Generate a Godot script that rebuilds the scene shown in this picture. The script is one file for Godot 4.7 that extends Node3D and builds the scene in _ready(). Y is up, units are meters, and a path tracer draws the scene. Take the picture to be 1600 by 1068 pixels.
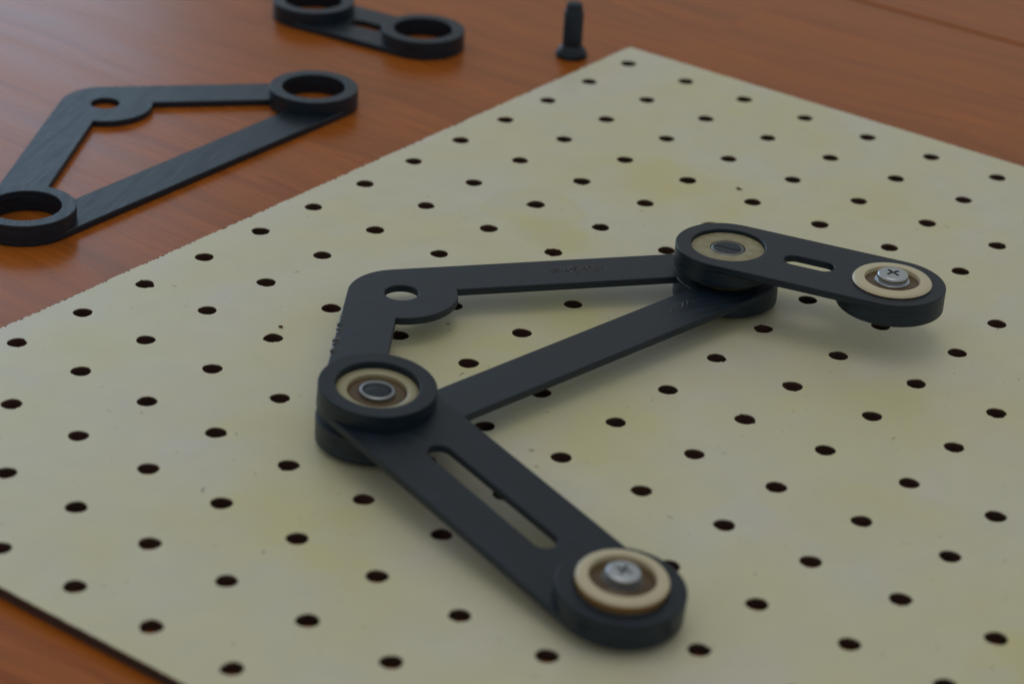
extends Node3D
# Close-up of a jointed 3D-printed arm on a pegboard that lies on a wooden table.
# Lengths in the builders are millimetres (MM turns them into metres). The pegboard's face is y = 0.

const MM := 0.001
const PITCH := 25.4
const TABLE_Y := -3.2

var black_plastic: StandardMaterial3D
var glossy_plastic: StandardMaterial3D
var ivory: StandardMaterial3D
var old_ivory: StandardMaterial3D
var knee_ivory: StandardMaterial3D
var amber: StandardMaterial3D
var amber_side: StandardMaterial3D
var steel: StandardMaterial3D
var dull_steel: StandardMaterial3D
var worn_steel: StandardMaterial3D
var hardboard: StandardMaterial3D
var taken := {}


func _ready() -> void:
	# ---- camera
	var cam := Camera3D.new()
	cam.name = "camera"
	var lens := CameraAttributesPhysical.new()
	lens.frustum_focal_length = 85.2
	lens.frustum_focus_distance = 0.712
	lens.frustum_near = 0.05
	lens.frustum_far = 30.0
	lens.exposure_aperture = 12.0
	add_child(cam)
	cam.attributes = lens
	cam.fov = 16.03
	cam.near = 0.05
	cam.far = 30.0
	cam.transform = Transform3D(Basis(Vector3(0.799215, 0.052022, -0.598789), Vector3(-0.312323, 0.887128, -0.339791), Vector3(0.513526, 0.458582, 0.725255)).orthonormalized(), Vector3(0.461104, 0.319824, 0.715579))
	cam.current = true

	# ---- light: a dim room, a big window to the left, a pale ceiling overhead
	var around := WorldEnvironment.new()
	around.name = "room_light"
	var env := Environment.new()
	env.background_mode = Environment.BG_COLOR
	env.background_color = Color(0.335, 0.34, 0.335).linear_to_srgb()
	env.tonemap_mode = Environment.TONE_MAPPER_LINEAR
	env.tonemap_exposure = 1.03
	env.sdfgi_enabled = true
	env.ssao_enabled = true
	env.ssil_enabled = true
	around.environment = env
	add_child(around)
	area_light("window_light", Vector3(-2.6, 0.85, -1.1), Vector3(0.1, 0, 0.15), Vector2(1.9, 1.0), 1.3, Color(0.70, 0.86, 1.0))
	area_light("ceiling_light", Vector3(-0.1, 2.3, -0.1), Vector3(0.1, 0, 0.2), Vector2(1.1, 1.1), 0.46, Color(1.0, 0.97, 0.92))

	make_materials()

	# ---- large structure
	build_table()
	build_pegboard()

	# ---- the arm on the board
	var j1 := Vector2(110.33, 280.61)
	var j3 := Vector2(133.45, 144.04)
	var j4 := Vector2(181.99, 132.45)
	var bracket := make_bracket("triangular_bracket", "scuffed dark plastic triangular bracket joining the two links above the pegboard")
	place(bracket, j1, j3, 8.5, 8.5, true)
	dress_bracket(bracket)
	var link := make_link("long_link", "long dark plastic link with a long slot, reaching the front of the pegboard", 100.0, 25.0, 75.0)
	place(link, Vector2(110.83, 280.9), Vector2(207.25, 307.27), 10.9, 3.0, false)
	dress_long_link(link)
	var short := make_link("short_link", "short dark plastic link with a small slot, at the right end of the arm", 50.4, 17.6, 32.8)
	place(short, Vector2(132.9, 143.86), j4, 17.9, 17.9, true)
	dress_short_link(short)

	# ---- loose pieces on the table
	var spare := copy_of(bracket, ["joint_bearing", "spacer", "scuffed_patch", "chipped_edge"], "spare dark triangular bracket with two open rings lying flat on the wooden table")
	place(spare, Vector2(-62.3, 106.33), Vector2(-60.32, 244.85), TABLE_Y, TABLE_Y, false)
	var spare_link := copy_of(short, ["joint_bearing", "pulley", "print_blob"], "spare short dark link with two empty rings lying at the back of the table")
	place(spare_link, Vector2(-121.89, 37.77), Vector2(-72.12, 32.77), TABLE_Y, TABLE_Y, false)
	make_pin()
	crumbs()


# ------------------------------------------------------------------ names and nodes

func numbered(called: String) -> String:
	var n: int = taken.get(called, 0)
	taken[called] = n + 1
	return called if n == 0 else "%s_%03d" % [called, n]


func thing(called: String, label: String, category: String) -> Node3D:
	var o := Node3D.new()
	o.name = numbered(called)
	o.set_meta("label", label)
	o.set_meta("category", category)
	add_child(o)
	return o


func obj(called: String, st: SurfaceTool, m: Material, parent: Node) -> MeshInstance3D:
	var o := MeshInstance3D.new()
	o.mesh = st.commit()
	o.material_override = null
	o.mesh.surface_set_material(0, m)
	o.name = called
	parent.add_child(o, true)
	return o


func copy_of(source: Node3D, without: Array, label: String) -> Node3D:
	var c: Node3D = source.duplicate()
	for k in c.get_children():
		for w in without:
			if String(k.name).begins_with(w):
				c.remove_child(k)
				k.free()
				break
	var base := String(source.name)
	c.name = numbered(base)
	c.set_meta("label", label)
	add_child(c)
	return c


func place(o: Node3D, a: Vector2, b: Vector2, ya: float, yb: float, flipped: bool) -> void:
	var x := (Vector3(b.x, yb, b.y) - Vector3(a.x, ya, a.y)).normalized()
	var y := Vector3.DOWN if flipped else Vector3.UP
	y = (y - x * x.dot(y)).normalized()
	o.transform = Transform3D(Basis(x, y, x.cross(y)), Vector3(a.x, ya, a.y) * MM)


func area_light(called: String, at: Vector3, to: Vector3, size: Vector2, energy: float, c: Color) -> void:
	var l := AreaLight3D.new()
	l.name = called
	l.area_size = size
	l.light_energy = energy
	l.light_color = c
	l.shadow_enabled = true
	l.area_range = 12.0
	l.area_attenuation = 2.0
	add_child(l)
	l.look_at_from_position(at, to, Vector3.UP if absf((to - at).normalized().y) < 0.95 else Vector3.BACK)


# ------------------------------------------------------------------ shapes

func start() -> SurfaceTool:
	var st := SurfaceTool.new()
	st.begin(Mesh.PRIMITIVE_TRIANGLES)
	return st


func vert(st: SurfaceTool, p: Vector3, n: Vector3, uv: Vector2) -> void:
	st.set_normal(n)
	st.set_uv(uv)
	st.add_vertex(p * MM)


func tri(st: SurfaceTool, a: Vector3, b: Vector3, c: Vector3, na: Vector3, nb: Vector3, nc: Vector3, ua: Vector2, ub: Vector2, uc: Vector2) -> void:
	if (b - a).cross(c - a).dot(na + nb + nc) > 0.0:
		vert(st, a, na, ua); vert(st, c, nc, uc); vert(st, b, nb, ub)
	else:
		vert(st, a, na, ua); vert(st, b, nb, ub); vert(st, c, nc, uc)


func quad(st: SurfaceTool, p: Array, n: Array, u: Array) -> void:
	tri(st, p[0], p[1], p[2], n[0], n[1], n[2], u[0], u[1], u[2])
	tri(st, p[0], p[2], p[3], n[0], n[2], n[3], u[0], u[2], u[3])


func arc(c: Vector2, r: float, a0: float, a1: float, step := 0.9) -> PackedVector2Array:
	var out := PackedVector2Array()
	var n := maxi(6, ceili(absf(a1 - a0) * r / step))
	for k in n + 1:
		var a := lerpf(a0, a1, float(k) / n)
		out.append(c + Vector2(cos(a), sin(a)) * r)
	return out


func dense(corners: PackedVector2Array, step := 0.9) -> PackedVector2Array:
	var out := PackedVector2Array()
	for k in corners.size():
		var a := corners[k]
		var b := corners[(k + 1) % corners.size()]
		var d := a.distance_to(b)
		if d < 0.02:
			continue
		var n := maxi(1, ceili(d / step))
		for i in n:
			out.append(a.lerp(b, float(i) / n))
	return out


func shoelace(l: PackedVector2Array) -> float:
	var s := 0.0
	for k in l.size():
		s += l[k].cross(l[(k + 1) % l.size()])
	return s


# A flat body: outer loop and holes, from y0 to y1, edges chamfered by c. Faces can be left out where it joins another part.
func extrude(st: SurfaceTool, loops: Array, y0: float, y1: float, c := 0.25, bottom := true, top := true, uv_scale := 0.025, turn := 0.0) -> void:
	var insets := []
	for li in loops.size():
		var l: PackedVector2Array = loops[li]
		var s := 1.0 if shoelace(l) > 0.0 else -1.0
		if li > 0:
			s = -s
		var n := l.size()
		var en := PackedVector2Array()
		for k in n:
			var d := (l[(k + 1) % n] - l[k]).normalized()
			en.append(Vector2(d.y, -d.x) * s)
		var ins := PackedVector2Array()
		var na := []   # normal at the start and the end of every edge
		for k in n:
			var p := en[(k - 1 + n) % n]
			var q := en[k]
			var m := (p + q)
			m = m / maxf(0.5, m.length_squared()) * 2.0
			ins.append(l[k] - m * c)
		var along := 0.0
		for k in n:
			var k1 := (k + 1) % n
			var d := l[k].distance_to(l[k1])
			var n0 := en[k]
			var n1 := en[k]
			var before := en[(k - 1 + n) % n]
			var after := en[k1]
			if before.dot(en[k]) > 0.85: n0 = (before + en[k]).normalized()
			if after.dot(en[k]) > 0.85: n1 = (after + en[k]).normalized()
			var h0 := Vector3(n0.x, 0, n0.y)
			var h1 := Vector3(n1.x, 0, n1.y)
			var u0 := along * uv_scale
			var u1 := (along + d) * uv_scale
			var yb := y0 + (c if bottom else 0.0)
			var yt := y1 - (c if top else 0.0)
			quad(st, [v3(l[k], yb), v3(l[k1], yb), v3(l[k1], yt), v3(l[k], yt)], [h0, h1, h1, h0], [Vector2(u0, yb * uv_scale), Vector2(u1, yb * uv_scale), Vector2(u1, yt * uv_scale), Vector2(u0, yt * uv_scale)])
			if top and c > 0.0:
				quad(st, [v3(l[k], yt), v3(l[k1], yt), v3(ins[k1], y1), v3(ins[k], y1)], [(h0 + Vector3.UP * 0.6).normalized(), (h1 + Vector3.UP * 0.6).normalized(), (h1 + Vector3.UP * 1.8).normalized(), (h0 + Vector3.UP * 1.8).normalized()], [Vector2(u0, yt * uv_scale), Vector2(u1, yt * uv_scale), Vector2(u1, y1 * uv_scale), Vector2(u0, y1 * uv_scale)])
			if bottom and c > 0.0:
				quad(st, [v3(l[k], yb), v3(l[k1], yb), v3(ins[k1], y0), v3(ins[k], y0)], [(h0 - Vector3.UP * 0.6).normalized(), (h1 - Vector3.UP * 0.6).normalized(), (h1 - Vector3.UP * 1.8).normalized(), (h0 - Vector3.UP * 1.8).normalized()], [Vector2(u0, yb * uv_scale), Vector2(u1, yb * uv_scale), Vector2(u1, y0 * uv_scale), Vector2(u0, y0 * uv_scale)])
			along += d
		insets.append(ins)
	var pts := PackedVector2Array()
	for ins in insets:
		pts.append_array(ins)
	var tris := Geometry2D.triangulate_delaunay(pts)
	for k in range(0, tris.size(), 3):
		var a := pts[tris[k]]
		var b := pts[tris[k + 1]]
		var e := pts[tris[k + 2]]
		if absf((b - a).cross(e - a)) < 1e-5:
			continue
		var mid := (a + b + e) / 3.0
		var inside := Geometry2D.is_point_in_polygon(mid, insets[0])
		for li in range(1, insets.size()):
			if inside and Geometry2D.is_point_in_polygon(mid, insets[li]):
				inside = false
		if not inside:
			continue
		var ua := a.rotated(turn) * uv_scale
		var ub := b.rotated(turn) * uv_scale
		var ue := e.rotated(turn) * uv_scale
		if top:
			tri(st, v3(a, y1), v3(b, y1), v3(e, y1), Vector3.UP, Vector3.UP, Vector3.UP, ua, ub, ue)
		if bottom:
			tri(st, v3(a, y0), v3(b, y0), v3(e, y0), Vector3.DOWN, Vector3.DOWN, Vector3.DOWN, ua, ub, ue)


func v3(p: Vector2, y: float) -> Vector3:
	return Vector3(p.x, y, p.y)


# A turned body round the y axis: the profile runs (radius, height).
func lathe(st: SurfaceTool, profile: Array, segs := 64, smooth := 0.75) -> void:
	var n := profile.size()
	var sn := []
	for k in n - 1:
		var d: Vector2 = (profile[k + 1] - profile[k]).normalized()
		sn.append(Vector2(-d.y, d.x) * -1.0)
	for k in n - 1:
		var a: Vector2 = profile[k]
		var b: Vector2 = profile[k + 1]
		var n0: Vector2 = sn[k]
		var n1: Vector2 = sn[k]
		if k > 0 and sn[k - 1].dot(sn[k]) > smooth: n0 = (sn[k - 1] + sn[k]).normalized()
		if k < n - 2 and sn[k + 1].dot(sn[k]) > smooth: n1 = (sn[k + 1] + sn[k]).normalized()
		for i in segs:
			var t0 := TAU * i / segs
			var t1 := TAU * (i + 1) / segs
			var c0 := Vector2(cos(t0), sin(t0))
			var c1 := Vector2(cos(t1), sin(t1))
			var p := [v3(c0 * a.x, a.y), v3(c1 * a.x, a.y), v3(c1 * b.x, b.y), v3(c0 * b.x, b.y)]
			var nn := [Vector3(c0.x * n0.x, n0.y, c0.y * n0.x), Vector3(c1.x * n0.x, n0.y, c1.y * n0.x), Vector3(c1.x * n1.x, n1.y, c1.y * n1.x), Vector3(c0.x * n1.x, n1.y, c0.y * n1.x)]
			var u := []
			for q in 4:
				u.append(Vector2(p[q].x + p[q].y * 0.5, p[q].z + p[q].y * 0.5) * 0.025)
			if a.x > 1e-4:
				tri(st, p[0], p[1], p[2], nn[0], nn[1], nn[2], u[0], u[1], u[2])
			if b.x > 1e-4:
				tri(st, p[0], p[2], p[3], nn[0], nn[2], nn[3], u[0], u[2], u[3])


# ------------------------------------------------------------------ materials

func noise(seed_value: int, freq: float, octaves := 3) -> FastNoiseLite:
	var n := FastNoiseLite.new()
	n.seed = seed_value
	n.noise_type = FastNoiseLite.TYPE_SIMPLEX_SMOOTH
	n.frequency = freq
	n.fractal_octaves = octaves
	return n


func image_texture(w: int, h: int, bytes: PackedByteArray, f: int) -> ImageTexture:
	var im := Image.create_from_data(w, h, false, f, bytes)
	im.generate_mipmaps()
	return ImageTexture.create_from_image(im)


func make_materials() -> void:
	# printed plastic: fine parallel extrusion lines with slow swells
	var streak := noise(11, 0.11, 3)
	var swell := noise(12, 0.012, 2)
	var size := 512
	var hb := PackedByteArray()
	var rb := PackedByteArray()
	var ab := PackedByteArray()
	hb.resize(size * size)
	rb.resize(size * size)
	ab.resize(size * size * 3)
	for y in size:
		for x in size:
			var fx := absf(x - 256.0)
			var fy := float(y)
			var s := streak.get_noise_2d(fx * 0.025, fy * 1.6)
			var w := swell.get_noise_2d(fx, fy)
			var line := 0.5 + 0.5 * sin(fy * TAU / 5.12)
			var k := y * size + x
			hb[k] = int(clampf(0.5 + 0.30 * s + 0.16 * (line - 0.5), 0, 1) * 255)
			rb[k] = int(clampf(0.42 + 0.15 * s + 0.03 * w, 0, 1) * 255)
			var v := 1.0 + 0.6 * s + 0.10 * w
			ab[k * 3] = int(clampf(19.0 * v, 0, 255))
			ab[k * 3 + 1] = int(clampf(34.0 * v, 0, 255))
			ab[k * 3 + 2] = int(clampf(46.0 * v, 0, 255))
	black_plastic = StandardMaterial3D.new()
	black_plastic.albedo_texture = image_texture(size, size, ab, Image.FORMAT_RGB8)
	black_plastic.roughness = 1.0
	black_plastic.roughness_texture = image_texture(size, size, rb, Image.FORMAT_L8)
	black_plastic.metallic_specular = 0.45
	black_plastic.heightmap_enabled = true
	black_plastic.heightmap_texture = image_texture(size, size, hb, Image.FORMAT_L8)
	black_plastic.heightmap_scale = 0.006

	glossy_plastic = StandardMaterial3D.new()
	glossy_plastic.albedo_color = Color(0.125, 0.14, 0.165)
	glossy_plastic.roughness = 0.18

	ivory = StandardMaterial3D.new()
	ivory.albedo_color = Color(0.82, 0.77, 0.65)
	ivory.roughness = 0.32
	ivory.subsurf_scatter_enabled = true
	ivory.subsurf_scatter_strength = 0.12

	knee_ivory = ivory.duplicate()
	knee_ivory.albedo_color = Color(0.66, 0.63, 0.51)
	old_ivory = speckled(Color(0.62, 0.59, 0.47), Color(0.53, 0.50, 0.38), 21)
	amber = StandardMaterial3D.new()
	amber.albedo_color = Color(0.34, 0.27, 0.16)
	amber.roughness = 0.28
	amber_side = StandardMaterial3D.new()
	amber_side.albedo_color = Color(0.56, 0.41, 0.19)
	amber_side.roughness = 0.3

	steel = StandardMaterial3D.new()
	steel.albedo_color = Color(0.74, 0.765, 0.79)
	steel.metallic = 1.0
	steel.roughness = 0.3
	worn_steel = steel.duplicate()
	worn_steel.albedo_color = Color(0.60, 0.62, 0.64)
	worn_steel.roughness = 0.36
	dull_steel = StandardMaterial3D.new()
	dull_steel.albedo_color = Color(0.45, 0.46, 0.46)
	dull_steel.metallic = 1.0
	dull_steel.roughness = 0.42

	hardboard = speckled(Color(0.29, 0.20, 0.165), Color(0.19, 0.13, 0.105), 31)
	hardboard.roughness = 0.9


func speckled(a: Color, b: Color, s: int) -> StandardMaterial3D:
	var n := noise(s, 0.09, 4)
	var rng := RandomNumberGenerator.new()
	rng.seed = s
	var by := PackedByteArray()
	by.resize(128 * 128 * 3)
	for k in 128 * 128:
		var t := clampf(0.25 + n.get_noise_2d(absf(k % 128 - 64), absf(k / 128 - 64)) * 0.8, 0, 1)
		if rng.randf() < 0.012:
			t = 1.3
		var c := a.lerp(b, t)
		by[k * 3] = int(clampf(c.r, 0, 1) * 255)
		by[k * 3 + 1] = int(clampf(c.g, 0, 1) * 255)
		by[k * 3 + 2] = int(clampf(c.b, 0, 1) * 255)
	var m := StandardMaterial3D.new()
	m.albedo_texture = image_texture(128, 128, by, Image.FORMAT_RGB8)
	m.roughness = 0.5
	return m


# ------------------------------------------------------------------ table

func build_table() -> void:
	var t := thing("table", "glossy reddish brown wooden table carrying the pegboard, with a dark seam behind it", "table")
	var size := 1024
	var broad := noise(41, 0.010, 3)
	var fine := noise(42, 0.055, 3)
	var pore := noise(43, 0.30, 2)
	var by := PackedByteArray()
	var rb := PackedByteArray()
	by.resize(size * size * 3)
	rb.resize(size * size)
	for y in size:
		for x in size:
			var bend := broad.get_noise_2d(x * 0.35, y * 0.5) * 14.0
			var fy := y + bend
			var a := broad.get_noise_2d(x * 0.10 + 300.0, fy * 2.4)
			var b := fine.get_noise_2d(x * 0.05, fy * 1.2)
			var p := pore.get_noise_2d(x * 0.06, fy)
			var v := 1.0 + 0.09 * a + 0.10 * b + 0.06 * p
			var dark := smoothstep(0.28, 0.55, b + 0.35 * a)
			v *= 1.0 - 0.13 * dark
			var k := y * size + x
			by[k * 3] = int(clampf(164.0 * v, 0, 255))
			by[k * 3 + 1] = int(clampf(91.0 * v * (1.0 - 0.04 * dark), 0, 255))
			by[k * 3 + 2] = int(clampf(30.0 * v, 0, 255))
			rb[k] = int(clampf(0.27 + 0.05 * a + 0.03 * p, 0, 1) * 255)
	var m := StandardMaterial3D.new()
	m.albedo_texture = image_texture(size, size, by, Image.FORMAT_RGB8)
	m.roughness = 1.0
	m.roughness_texture = image_texture(size, size, rb, Image.FORMAT_L8)
	m.metallic_specular = 0.35
	for z in [[-133.9, 560.0], [-620.0, -135.6]]:
		var st := start()
		extrude(st, [PackedVector2Array([Vector2(-760, z[0]), Vector2(900, z[0]), Vector2(900, z[1]), Vector2(-760, z[1])])], TABLE_Y - 25.0, TABLE_Y, 0.7, true, true, 1.0 / 700.0)
		obj("tabletop_panel", st, m, t)
	var st2 := start()
	extrude(st2, [PackedVector2Array([Vector2(-759, -136.5), Vector2(899, -136.5), Vector2(899, -133), Vector2(-759, -133)])], TABLE_Y - 24.0, TABLE_Y - 1.2, 0.0, false, true)
	obj("seam_strip", st2, hardboard, t)


# ------------------------------------------------------------------ pegboard

func build_pegboard() -> void:
	var t := thing("pegboard", "off-white pegboard with yellow stains and rows of drilled holes lying on the table", "pegboard")
	var nr := 20
	var nc := 16
	var lo := Vector2(-10.0, -15.2)
	var hi := Vector2((nr - 1) * PITCH + 11.5, 392.6)
	var rng := RandomNumberGenerator.new()
	rng.seed = 77
	var face := start()
	var core := start()
	var edge := 1.9   # the ragged strip outside the cells
	for r in nr:
		for c in nc:
			var o := Vector2(r * PITCH, c * PITCH)
			var a := Vector2(o.x - PITCH / 2 if r > 0 else lo.x + edge, o.y - PITCH / 2 if c > 0 else lo.y + edge)
			var b := Vector2(o.x + PITCH / 2 if r < nr - 1 else hi.x - edge, o.y + PITCH / 2 if c < nc - 1 else hi.y - edge)
			var angles := []
			for k in 28:
				angles.append(TAU * k / 28.0)
			for q in [a, b, Vector2(a.x, b.y), Vector2(b.x, a.y)]:
				angles.append(fposmod((q - o).angle(), TAU))
			angles.sort()
			o += Vector2(rng.randf_range(-0.15, 0.15), rng.randf_range(-0.15, 0.15))
			var ring := PackedVector2Array()
			var bore := PackedVector2Array()
			var box := PackedVector2Array()
			var rad := rng.randf_range(2.78, 2.95)
			var torn := rng.randf()
			var wob := rng.randf() * TAU
			for k in angles.size():
				var d := Vector2(cos(angles[k]), sin(angles[k]))
				var rr := rad * (1.0 + 0.025 * sin(angles[k] * 3.0 + wob) + rng.randf_range(-0.025, 0.025))
				bore.append(o + d * (rr + 0.03))
				if torn < 0.35 and rng.randf() < 0.10:
					rr *= rng.randf_range(0.86, 0.94) if rng.randf() < 0.4 else rng.randf_range(1.05, 1.17)
				ring.append(o + d * rr)
				var tx := INF
				var ty := INF
				if absf(d.x) > 1e-6: tx = ((b.x if d.x > 0 else a.x) - o.x) / d.x
				if absf(d.y) > 1e-6: ty = ((b.y if d.y > 0 else a.y) - o.y) / d.y
				var q := o + d * minf(tx, ty)
				box.append(q)
			# snap the corners exactly
			for q in [a, b, Vector2(a.x, b.y), Vector2(b.x, a.y)]:
				var best := 0
				for k in box.size():
					if box[k].distance_squared_to(q) < box[best].distance_squared_to(q):
						best = k
				box[best] = q
			var n := angles.size()
			for k in n:
				var k1 := (k + 1) % n
				flat(face, ring[k], ring[k1], box[k1], box[k], 0.0, Vector3.UP)
				flat(core, bore[k], bore[k1], box[k1], box[k], -0.28, Vector3.UP)
				flat(core, bore[k], bore[k1], box[k1], box[k], -3.16, Vector3.DOWN)
				wall(face, ring[k], ring[k1], -0.27, 0.0, -(ring[k] - o).normalized(), -(ring[k1] - o).normalized())
				wall(core, bore[k], bore[k1], -3.16, -0.28, -(bore[k] - o).normalized(), -(bore[k1] - o).normalized())
	# ragged rim
	var jag := noise(78, 0.55, 3)
	var jag2 := noise(79, 0.05, 2)
	var corners := [lo, Vector2(hi.x, lo.y), hi, Vector2(lo.x, hi.y)]
	for e in 4:
		var p: Vector2 = corners[e]
		var q: Vector2 = corners[(e + 1) % 4]
		var d := (q - p).normalized()
		var outward := Vector2(d.y, -d.x)
		var length := p.distance_to(q)
		var n := ceili(length / 0.4)
		var rough := 1.0 if e == 3 else (0.45 if e == 0 else 0.25)
		var prev_in := Vector2.ZERO
		var prev_out := Vector2.ZERO
		for k in n + 1:
			var s := length * k / n
			var inner := p + d * clampf(s, edge, length - edge) - outward * edge
			var cut := jag.get_noise_2d(s, e * 500.0) * 0.75 * rough
			var chip := clampf((jag.get_noise_2d(s * 1.15 + 900.0, e * 500.0) + 0.5 * jag2.get_noise_2d(s, e * 90.0) - 0.02) * 7.0, 0.0, 1.0) * (0.5 + 0.4 * jag.get_noise_2d(s * 0.3, 77.0)) * rough
			var out := p + d * s - outward * clampf(0.1 + cut * 0.3 + chip, -0.1, edge - 0.2)
			if k > 0:
				flat(face, prev_in, inner, out, prev_out, 0.0, Vector3.UP)
				wall(face, prev_out, out, -0.27, 0.0, outward, outward)
				var cp := p + d * (length * (k - 1) / n) + outward * (0.10 * jag.get_noise_2d(s - 0.6, 50.0))
				var cq := p + d * s + outward * (0.10 * jag.get_noise_2d(s, 50.0))
				flat(core, prev_in, inner, cq, cp, -0.28, Vector3.UP)
				flat(core, prev_in, inner, cq, cp, -3.16, Vector3.DOWN)
				wall(core, cp, cq, -3.16, -0.28, outward, outward)
			prev_in = inner
			prev_out = out
	obj("white_face", face, laminate(lo, hi), t)
	obj("hardboard_core", core, hardboard, t)


func flat(st: SurfaceTool, a: Vector2, b: Vector2, c: Vector2, d: Vector2, y: float, n: Vector3) -> void:
	quad(st, [v3(a, y), v3(b, y), v3(c, y), v3(d, y)], [n, n, n, n], [board_uv(a), board_uv(b), board_uv(c), board_uv(d)])


func board_uv(p: Vector2) -> Vector2:
	return (p + Vector2(12, 18)) / 512.0


func wall(st: SurfaceTool, a: Vector2, b: Vector2, y0: float, y1: float, na: Vector2, nb: Vector2) -> void:
	var n0 := Vector3(na.x, 0, na.y)
	var n1 := Vector3(nb.x, 0, nb.y)
	quad(st, [v3(a, y0), v3(b, y0), v3(b, y1), v3(a, y1)], [n0, n1, n1, n0], [board_uv(a + na * y0), board_uv(b + nb * y0), board_uv(b + nb * y1), board_uv(a + na * y1)])


func laminate(_lo: Vector2, _hi: Vector2) -> StandardMaterial3D:
	# x, z in mm, radii, strength, and how much of it is only a ring
	var stains := [
		[70, 19, 46, 30, 0.55, 0.5], [51, 129, 17, 15, 0.75, 0.6], [73, 84, 40, 26, 0.55, 0.1], [66, 140, 22, 16, 0.75, 0.0],
		[109, 226, 30, 26, 0.75, 0.1], [122, 332, 34, 26, 0.55, 0.1], [108, 181, 34, 24, 0.6, 0.1], [300, 266, 26, 24, 0.95, 0.0],
		[159, 107, 30, 26, 0.5, 0.2], [94, 88, 20, 16, 0.6, 0.2], [89, 225, 24, 24, 0.5, 0.1], [40, 62, 26, 20, 0.4, 0.4],
		[129, 39, 30, 22, 0.45, 0.4], [150, 240, 34, 20, 0.35, 0.2], [190, 190, 40, 30, 0.35, 0.3], [230, 230, 30, 26, 0.4, 0.4],
		[88, 366, 24, 16, 0.25, 0.0], [150, 345, 40, 24, 0.4, 0.2], [210, 60, 46, 30, 0.4, 0.3], [64, 300, 30, 22, 0.22, 0.2],
	]
	var w := 1280
	var h := 1056
	var px := 512.0 / 1280.0
	var low := noise(51, 0.018, 3)
	var mid := noise(52, 0.06, 3)
	var warp := noise(53, 0.035, 2)
	var st := PackedFloat32Array()
	st.resize(w * h)
	for s in stains:
		var x0 := maxi(0, int((s[0] + 12 - s[2] * 1.5) / px))
		var x1 := mini(w - 1, int((s[0] + 12 + s[2] * 1.5) / px))
		var y0 := maxi(0, int((s[1] + 18 - s[3] * 1.5) / px))
		var y1 := mini(h - 1, int((s[1] + 18 + s[3] * 1.5) / px))
		for y in range(y0, y1 + 1):
			for x in range(x0, x1 + 1):
				var ux := x * px - 12.0
				var uz := y * px - 18.0
				var dx: float = (ux - s[0]) / s[2]
				var dz: float = (uz - s[1]) / s[3]
				var d := sqrt(dx * dx + dz * dz) + 0.45 * warp.get_noise_2d(ux, uz)
				if d > 1.1:
					continue
				var body := 1.0 - smoothstep(0.30, 1.05, d)
				var rim := smoothstep(0.62, 0.86, d) * (1.0 - smoothstep(0.90, 1.04, d))
				var k := y * w + x
				st[k] = maxf(st[k], s[4] * lerpf(body, maxf(rim, body * 0.25), s[5]))
	var by := PackedByteArray()
	by.resize(w * h * 3)
	for y in h:
		for x in w:
			var ux := x * px - 12.0
			var uz := y * px - 18.0
			var k := y * w + x
			var n := low.get_noise_2d(ux, uz)
			var f := mid.get_noise_2d(ux, uz)
			var yellow := clampf(st[k] * (0.68 + 0.4 * f) + clampf(0.45 * n + 0.16, 0.0, 0.45) + 0.04 * f, 0.0, 1.0)
			yellow *= smoothstep(-14.0, 16.0, ux + 8.0 * n)
			var pale := low.get_noise_2d(ux * 1.6 + 700.0, uz * 1.1)
			var v := 1.0 + 0.016 * f + 0.012 * n
			by[k * 3] = int(clampf(lerpf(215.0, 209.0, yellow) * v, 0, 255))
			by[k * 3 + 1] = int(clampf(lerpf(212.0, 203.0, yellow) * v, 0, 255))
			by[k * 3 + 2] = int(clampf((lerpf(187.0, 146.0, yellow) + 8.0 * smoothstep(-0.05, 0.6, pale)) * v, 0, 255))
	# dirt specks and short scratches
	var rng := RandomNumberGenerator.new()
	rng.seed = 54
	for s in 1500:
		var x := rng.randi_range(2, w - 4)
		var y := rng.randi_range(2, h - 4)
		var amount := rng.randf_range(0.06, 0.5) * rng.randf()
		var brown := rng.randf() < 0.35
		var len := 1 if rng.randf() < 0.8 else rng.randi_range(2, 6)
		var dir := Vector2.from_angle(rng.randf() * PI)
		for i in len:
			var k := (clampi(y + int(dir.y * i), 0, h - 1) * w + clampi(x + int(dir.x * i), 0, w - 1)) * 3
			by[k] = int(by[k] * (1.0 - amount * (0.5 if brown else 1.0)))
			by[k + 1] = int(by[k + 1] * (1.0 - amount * (0.75 if brown else 1.0)))
			by[k + 2] = int(by[k + 2] * (1.0 - amount))
	for s in [[82, 213, 0.9, 0.55], [85, 216, 0.6, 0.35], [144, 256, 1.0, 0.4], [93, 70, 1.1, 0.5], [150, 262, 0.7, 0.4], [70, 205, 0.5, 0.3]]:
		for y in range(int((s[1] + 18 - s[2]) / px), int((s[1] + 18 + s[2]) / px) + 1):
			for x in range(int((s[0] + 12 - s[2]) / px), int((s[0] + 12 + s[2]) / px) + 1):
				var d := Vector2(x * px - 12.0 - s[0], y * px - 18.0 - s[1]).length() / float(s[2])
				var q: float = s[3] * (1.0 - smoothstep(0.3, 1.0, d))
				var k := (y * w + x) * 3
				by[k] = int(by[k] * (1.0 - q * 0.6))
				by[k + 1] = int(by[k + 1] * (1.0 - q * 0.75))
				by[k + 2] = int(by[k + 2] * (1.0 - q))
	# padded to a square so that the texture's v runs like its u
	by.resize(w * 1280 * 3)
	var m := StandardMaterial3D.new()
	m.albedo_texture = image_texture(w, 1280, by, Image.FORMAT_RGB8)
	m.roughness = 0.38
	m.metallic_specular = 0.5
	return m


# ------------------------------------------------------------------ the printed parts (local x runs from one joint to the other)

const RIM := 15.7
const BORE := 11.1
const PLATE := 2.3
const HIGH := 7.0
const CORNER := Vector2(53.0, 49.8)
const REACH := 138.5


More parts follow.
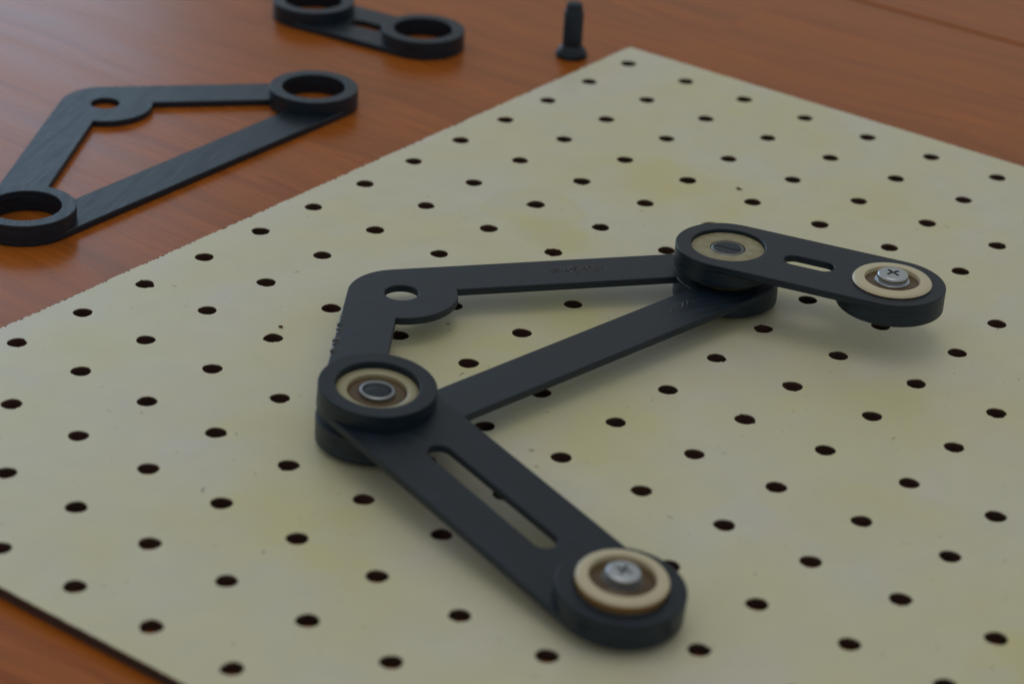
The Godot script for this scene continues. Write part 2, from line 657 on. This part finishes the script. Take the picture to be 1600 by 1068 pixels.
func collar(at: Vector2, parent: Node3D) -> MeshInstance3D:
	var st := start()
	extrude(st, [arc(Vector2.ZERO, RIM, 0, TAU * 71.0 / 72.0, 1.3), arc(Vector2.ZERO, BORE, 0, TAU * 59.0 / 60.0, 1.1)], PLATE - 0.28, HIGH, 0.3, false, true, 0.025, 0.7)
	var o := obj("bearing_ring", st, black_plastic, parent)
	o.position = v3(at, 0) * MM
	return o


func make_bracket(called: String, label: String) -> Node3D:
	var t := thing(called, label, "bracket")
	var a := Vector2.ZERO
	var b := CORNER
	var c := Vector2(REACH, 0)
	var outer := PackedVector2Array()
	# outer hull: the triangle widened by the rim radius
	var nab := (b - a).normalized().orthogonal()
	if nab.dot(c - a) > 0: nab = -nab
	var nbc := (c - b).normalized().orthogonal()
	if nbc.dot(a - b) > 0: nbc = -nbc
	var nca := Vector2(0, -1)
	outer.append_array(turn_arc(a, RIM, nca, nab))
	outer.append_array(turn_arc(b, RIM, nab, nbc))
	outer.append_array(turn_arc(c, RIM, nbc, nca))
	outer = dense(outer)
	# the opening: the bare triangle less a disc at each corner
	var ab := (b - a).normalized()
	var bc := (c - b).normalized()
	var ca := Vector2(-1, 0)
	var tab := 16.4
	var inner := PackedVector2Array()
	inner.append_array(turn_arc(a, RIM, -ca, ab))
	inner.append_array(turn_arc(b, tab, -ab, bc))
	inner.append_array(turn_arc(c, RIM, -bc, ca))
	inner = dense(inner)
	var st := start()
	extrude(st, [outer, inner, arc(a, BORE, 0, TAU * 59.0 / 60.0, 1.1), arc(c, BORE, 0, TAU * 59.0 / 60.0, 1.1), arc(b, 4.9, 0, TAU * 35.0 / 36.0, 0.8)], 0.0, PLATE, 0.28, true, true, 0.025, 0.35)
	obj("plate", st, black_plastic, t)
	collar(a, t)
	collar(c, t)
	return t


func turn_arc(at: Vector2, r: float, from: Vector2, to: Vector2) -> PackedVector2Array:
	var a0 := from.angle()
	return arc(at, r, a0, a0 + wrapf(to.angle() - a0, -PI, PI))


func make_link(called: String, label: String, length: float, s0: float, s1: float) -> Node3D:
	var t := thing(called, label, "link")
	var outer := PackedVector2Array()
	outer.append_array(arc(Vector2.ZERO, RIM, PI / 2, PI * 1.5))
	outer.append_array(arc(Vector2(length, 0), RIM, -PI / 2, PI / 2))
	outer = dense(outer)
	var slot := PackedVector2Array()
	slot.append_array(arc(Vector2(s0 + 3.2, 0), 3.2, PI / 2, PI * 1.5))
	slot.append_array(arc(Vector2(s1 - 3.2, 0), 3.2, -PI / 2, PI / 2))
	slot = dense(slot)
	var st := start()
	extrude(st, [outer, slot, arc(Vector2.ZERO, BORE, 0, TAU * 59.0 / 60.0, 1.1), arc(Vector2(length, 0), BORE, 0, TAU * 59.0 / 60.0, 1.1)], 0.0, PLATE, 0.28, true, true, 0.025, 0.2)
	obj("plate", st, black_plastic, t)
	collar(Vector2.ZERO, t)
	collar(Vector2(length, 0), t)
	return t


# A part that stands at (x, y) on its thing with its own y axis up or, on a flipped thing, turned over.
func upright(o: Node3D, x: float, y: float, flipped: bool, turn := 0.0) -> void:
	o.position = Vector3(x, y, 0) * MM
	o.basis = (Basis(Vector3.RIGHT, PI) if flipped else Basis.IDENTITY) * Basis(Vector3.UP, turn)


func turned(called: String, profile: Array, m: Material, parent: Node, segs := 64) -> MeshInstance3D:
	var st := start()
	lathe(st, profile, segs)
	return obj(called, st, m, parent)


func P(a: float, b: float) -> Vector2:
	return Vector2(a, b)


# Pan head screw with a cross recess, its seat at y = 0, as one boolean shape
func screw_head(r: float, high: float, turn: float, parent: Node) -> void:
	var tree := CSGCombiner3D.new()
	tree.name = "screw_head"
	var head := CSGPolygon3D.new()
	head.name = "pan"
	var prof := PackedVector2Array([P(0, 0), P(r - 0.15, 0), P(r, 0.2)])
	var crown := high * 0.09
	for k in 8:
		var a := PI / 2 * k / 7.0
		prof.append(P(r - 0.75 + 0.75 * cos(a), high - crown - 0.65 + 0.65 * sin(a)))
	for k in range(1, 6):
		var q := (r - 0.75) * (1.0 - k / 5.0)
		prof.append(P(q, high - crown * pow(q / (r - 0.75), 2.0)))
	for k in prof.size():
		prof[k] *= MM
	head.polygon = prof
	head.mode = CSGPolygon3D.MODE_SPIN
	head.spin_sides = 48
	head.smooth_faces = true
	head.material = steel
	tree.add_child(head)
	for k in 2:
		var cut := CSGBox3D.new()
		cut.name = "recess"
		cut.operation = CSGShape3D.OPERATION_SUBTRACTION
		cut.size = Vector3(r * 1.0, 0.9, r * 0.20) * MM
		cut.position = Vector3(0, high, 0) * MM
		cut.rotation.y = turn + PI / 2 * k
		cut.material = dull_steel
		tree.add_child(cut)
	var dimple := CSGSphere3D.new()
	dimple.name = "recess"
	dimple.operation = CSGShape3D.OPERATION_SUBTRACTION
	dimple.radius = r * 0.2 * MM
	dimple.position = Vector3(0, high, 0) * MM
	dimple.material = dull_steel
	tree.add_child(dimple)
	parent.add_child(tree, true)


func dress_bracket(t: Node3D) -> void:
	# flanged bearings under both rings: the arm rests on them
	for x in [0.0, REACH]:
		var o := turned("joint_bearing", [P(0, -1.5), P(9.6, -1.5), P(10.0, -1.2), P(10.0, 0), P(11.0, 0), P(11.0, 6.8), P(0, 6.8)], old_ivory, t)
		upright(o, x, 7.0, true)
		var gap := turned("spacer", [P(0, 0), P(9.5, 0), P(9.5, 2.35), P(0, 2.35)], black_plastic, t)
		upright(gap, x, 0.0, true)
	# scraped spots on the face (local y = 0 is the side that faces up once turned over)
	scuff(t, Vector2(105, 29.2), 12.5, 3.4, -0.53, 5, 0.5)
	scuff(t, Vector2(112.5, -6.0), 7.5, 2.6, 0.08, 6, 0.28)
	# melted, chipped outer edge
	var st := start()
	var n := noise(61, 0.30, 3)
	var d := CORNER.normalized()
	var out := Vector2(-d.y, d.x)
	var rows := 110
	var cols := 10
	var pts := []
	for i in rows + 1:
		var s := lerpf(29.0, 62.0, float(i) / rows)
		var fade := smoothstep(29.0, 33.0, s) * (1.0 - smoothstep(56.0, 62.0, s))
		var row := []
		for j in cols + 1:
			var f := float(j) / cols          # from the face, over the edge, down the side
			var o := lerpf(-2.2, 0.0, clampf(f * 2.0, 0, 1))
			var y := lerpf(0.0, PLATE, clampf(f * 2.0 - 1.0, 0, 1))
			var b := n.get_noise_2d(s * 0.75, f * 1.6) + 0.35 * n.get_noise_2d(s * 2.6 + 70.0, f * 7.0) + 0.12
			var lift := (b * 0.75 * sin(PI * clampf(f, 0.05, 0.97))) * fade - 0.12
			var q := d * s + out * (RIM + o)
			row.append(Vector3(q.x, y, q.y) + (Vector3(out.x, 0, out.y) * clampf(f * 1.6, 0.1, 1.0) + Vector3.DOWN * clampf(1.5 - f * 2.0, 0, 1)) * lift)
		pts.append(row)
	surface(st, pts, Vector3(out.x, -1, out.y))
	obj("chipped_edge", st, glossy_plastic, t)


func scuff(t: Node3D, at: Vector2, rx: float, rz: float, turn: float, s: int, high: float) -> void:
	var st := start()
	var n := noise(s, 0.9, 3)
	var big := noise(s + 50, 0.25, 2)
	var pts := []
	for i in 81:
		var row := []
		for j in 31:
			var u := i / 40.0 - 1.0
			var v := j / 15.0 - 1.0
			var fade := 1.0 - smoothstep(0.35, 1.0, sqrt(u * u + v * v) + 0.25 * big.get_noise_2d(u * 9.0, v * 4.0))
			var p := at + Vector2(u * rx, v * rz).rotated(turn)
			var y := -(n.get_noise_2d(u * rx, v * rz * 1.4) * high + high * 0.15) * fade + 0.03
			row.append(Vector3(p.x, y, p.y))
		pts.append(row)
	surface(st, pts, Vector3.DOWN)
	obj("scuffed_patch", st, glossy_plastic, t)


# A grid of points as a surface with smooth normals on the given side
func surface(st: SurfaceTool, pts: Array, side: Vector3) -> void:
	var h := pts.size()
	var w: int = pts[0].size()
	var nn := []
	for i in h:
		var row := []
		for j in w:
			var a: Vector3 = pts[mini(i + 1, h - 1)][j] - pts[maxi(i - 1, 0)][j]
			var b: Vector3 = pts[i][mini(j + 1, w - 1)] - pts[i][maxi(j - 1, 0)]
			var n := a.cross(b).normalized()
			row.append(n if n.dot(side) > 0 else -n)
		nn.append(row)
	for i in h - 1:
		for j in w - 1:
			var p := [pts[i][j], pts[i + 1][j], pts[i + 1][j + 1], pts[i][j + 1]]
			var u := []
			for q in 4:
				u.append(Vector2(p[q].x, p[q].z) * 0.025)
			quad(st, p, [nn[i][j], nn[i + 1][j], nn[i + 1][j + 1], nn[i][j + 1]], u)


func dress_long_link(t: Node3D) -> void:
	# the knee: recessed bearing on a printed pin
	var o := turned("joint_bearing", [P(7.9, 3.9), P(8.0, 5.0), P(8.3, 5.2), P(10.7, 5.2), P(11.05, 4.9), P(11.05, 0.0), P(9, 0.0)], knee_ivory, t)
	turned("shield", [P(4.4, 4.2), P(5.0, 4.45), P(7.2, 4.3), P(7.9, 4.0)], amber, o)
	turned("steel_sleeve", [P(3.65, 4.2), P(3.75, 5.2), P(4.0, 5.45), P(4.4, 5.45), P(4.7, 5.2), P(4.75, 4.0)], worn_steel, o)
	turned("pin_end", [P(3.6, 4.4), P(3.6, 4.85), P(3.3, 5.05), P(0, 5.1)], black_plastic, o)
	# the far end: a pulley whose flange stands proud of the ring, held by a screw
	pulley(t, 100.0, 7.0, false, 8.15, 11.2, 2.9, 1.6, 4.2, 2.2, 0.5)


func pulley(t: Node3D, x: float, y: float, flipped: bool, ri: float, r: float, high: float, floor_y: float, head_r: float, head_h: float, turn: float) -> void:
	var o := turned("pulley", [P(ri - 0.1, floor_y - 0.4), P(ri, high - 0.3), P(ri + 0.12, high - 0.06), P(ri + 0.4, high), P(r - 0.9, high - 0.12), P(r - 0.35, high - 0.35), P(r, high - 0.85), P(r - 0.1, 0.35), P(r - 0.5, 0.05), P(10.6, -0.2), P(10.6, -7.0), P(9.8, -8.4), P(0, -8.4)], ivory, t, 80)
	upright(o, x, y, flipped)
	turned("shield", [P(3.9, floor_y + 0.1), P(5.2, floor_y + 0.15), P(5.5, floor_y - 0.05), P(ri - 0.6, floor_y - 0.05), P(ri, floor_y - 0.3)], amber, o)
	if high > 2.0:
		turned("pulley_side", [P(r - 0.08, high - 0.95), P(r + 0.06, high - 1.1), P(r - 0.05, 0.5), P(r - 0.3, 0.02)], amber_side, o)
	turned("washer", [P(0, floor_y + 0.75), P(head_r + 0.25, floor_y + 0.75), P(head_r + 0.55, floor_y + 0.6), P(head_r + 0.6, floor_y - 0.1)], dull_steel if high > 2.0 else steel, o)
	var before := o.get_child_count()
	screw_head(head_r, head_h, turn, o)
	o.get_child(before).position = Vector3(0, floor_y + 0.752, 0) * MM


func dress_short_link(t: Node3D) -> void:
	var o := turned("joint_bearing", [P(5.3, -1.6), P(5.3, -1.1), P(5.5, -1.0), P(10.6, -1.0), P(11.05, -1.25), P(11.05, -5.8), P(0, -5.8)], old_ivory, t)
	upright(o, 0, 0, true)
	turned("steel_sleeve", [P(3.9, -1.6), P(3.95, -1.1), P(4.1, -0.95), P(4.5, -0.95), P(4.9, -1.15), P(5.2, -1.5), P(5.3, -1.55)], dull_steel, o)
	var pin := start()
	extrude(pin, [dense(arc(Vector2.ZERO, 3.85, 0.05, PI - 0.05, 0.6))], -2.5, -1.05, 0.15, false)
	extrude(pin, [dense(arc(Vector2.ZERO, 3.85, PI + 0.05, TAU - 0.05, 0.6))], -2.5, -1.05, 0.15, false)
	obj("pin_end", pin, black_plastic, o)
	turned("pin_slot", [P(3.9, -1.7), P(0, -1.7)], black_plastic, o)
	pulley(t, 50.4, 0.0, true, 8.0, 11.6, 1.2, 0.1, 4.5, 2.2, 1.0)
	blob(t, Vector3(49.0, 0.7, 15.4), 0.65, 82)


func blob(t: Node3D, at: Vector3, r: float, s: int) -> void:
	var st := start()
	var n := noise(s, 0.6, 2)
	var pts := []
	for i in 13:
		var row := []
		for j in 17:
			var a := PI * i / 12.0
			var b := TAU * (j % 16) / 16.0
			var d := Vector3(sin(a) * cos(b), cos(a), sin(a) * sin(b))
			row.append(d * r * (0.85 + 0.5 * n.get_noise_3d(d.x * 2.0, d.y * 2.0, d.z * 2.0)))
		pts.append(row)
	var h := pts.size()
	for i in h - 1:
		for j in 16:
			var p := [pts[i][j], pts[i + 1][j], pts[i + 1][j + 1], pts[i][j + 1]]
			var nn := []
			var u := []
			for q in 4:
				nn.append(p[q].normalized())
				u.append(Vector2(p[q].x, p[q].z) * 0.03)
			quad(st, p, nn, u)
	var o := obj("print_blob", st, black_plastic, t)
	o.position = at * MM


func make_pin() -> void:
	var t := thing("axle_pin", "dark plastic pin standing upright on its flange on the table behind the pegboard's corner", "pin")
	t.position = Vector3(-24.8, TABLE_Y, 1.6) * MM
	turned("flange", [P(0, 0), P(5.7, 0), P(6.0, 0.3), P(6.0, 1.6), P(5.7, 2.2), P(4.6, 3.7), P(3.85, 4.4), P(3.6, 4.5)], black_plastic, t, 40)
	turned("shaft", [P(3.75, 4.2), P(3.75, 17.6), P(3.55, 18.0), P(3.2, 18.3), P(3.05, 20.4), P(2.5, 21.2), P(0, 21.3)], black_plastic, t, 32)


func crumbs() -> void:
	var m := StandardMaterial3D.new()
	m.albedo_color = Color(0.36, 0.24, 0.13)
	m.roughness = 0.8
	var spots := [[48.2, 247.8, 0.55, "tiny brown crumb beside the holes near the pegboard's left edge"], [92.5, 70.5, 0.6, "tiny dark flake on the pegboard behind the short link"]]
	for k in spots.size():
		var s: Array = spots[k]
		var st := start()
		var n := noise(90 + k, 0.8, 2)
		var pts := []
		for i in 9:
			var row := []
			for j in 13:
				var a := PI * i / 8.0
				var b := TAU * (j % 12) / 12.0
				var d := Vector3(sin(a) * cos(b) * 1.5, cos(a) * 0.45, sin(a) * sin(b) * 0.8)
				row.append(d * s[2] * (1.0 + 0.7 * n.get_noise_3d(d.x * 2.0, d.y * 2.0, d.z * 2.0)))
			pts.append(row)
		for i in 8:
			for j in 12:
				var p := [pts[i][j], pts[i + 1][j], pts[i + 1][j + 1], pts[i][j + 1]]
				var nn := []
				for q in 4:
					nn.append(p[q].normalized())
				quad(st, p, nn, [Vector2.ZERO, Vector2.ZERO, Vector2.ZERO, Vector2.ZERO])
		var o := obj(numbered("crumb"), st, m, self)
		o.position = Vector3(s[0], 0.3, s[1]) * MM
		o.set_meta("label", s[3])
		o.set_meta("category", "crumb")
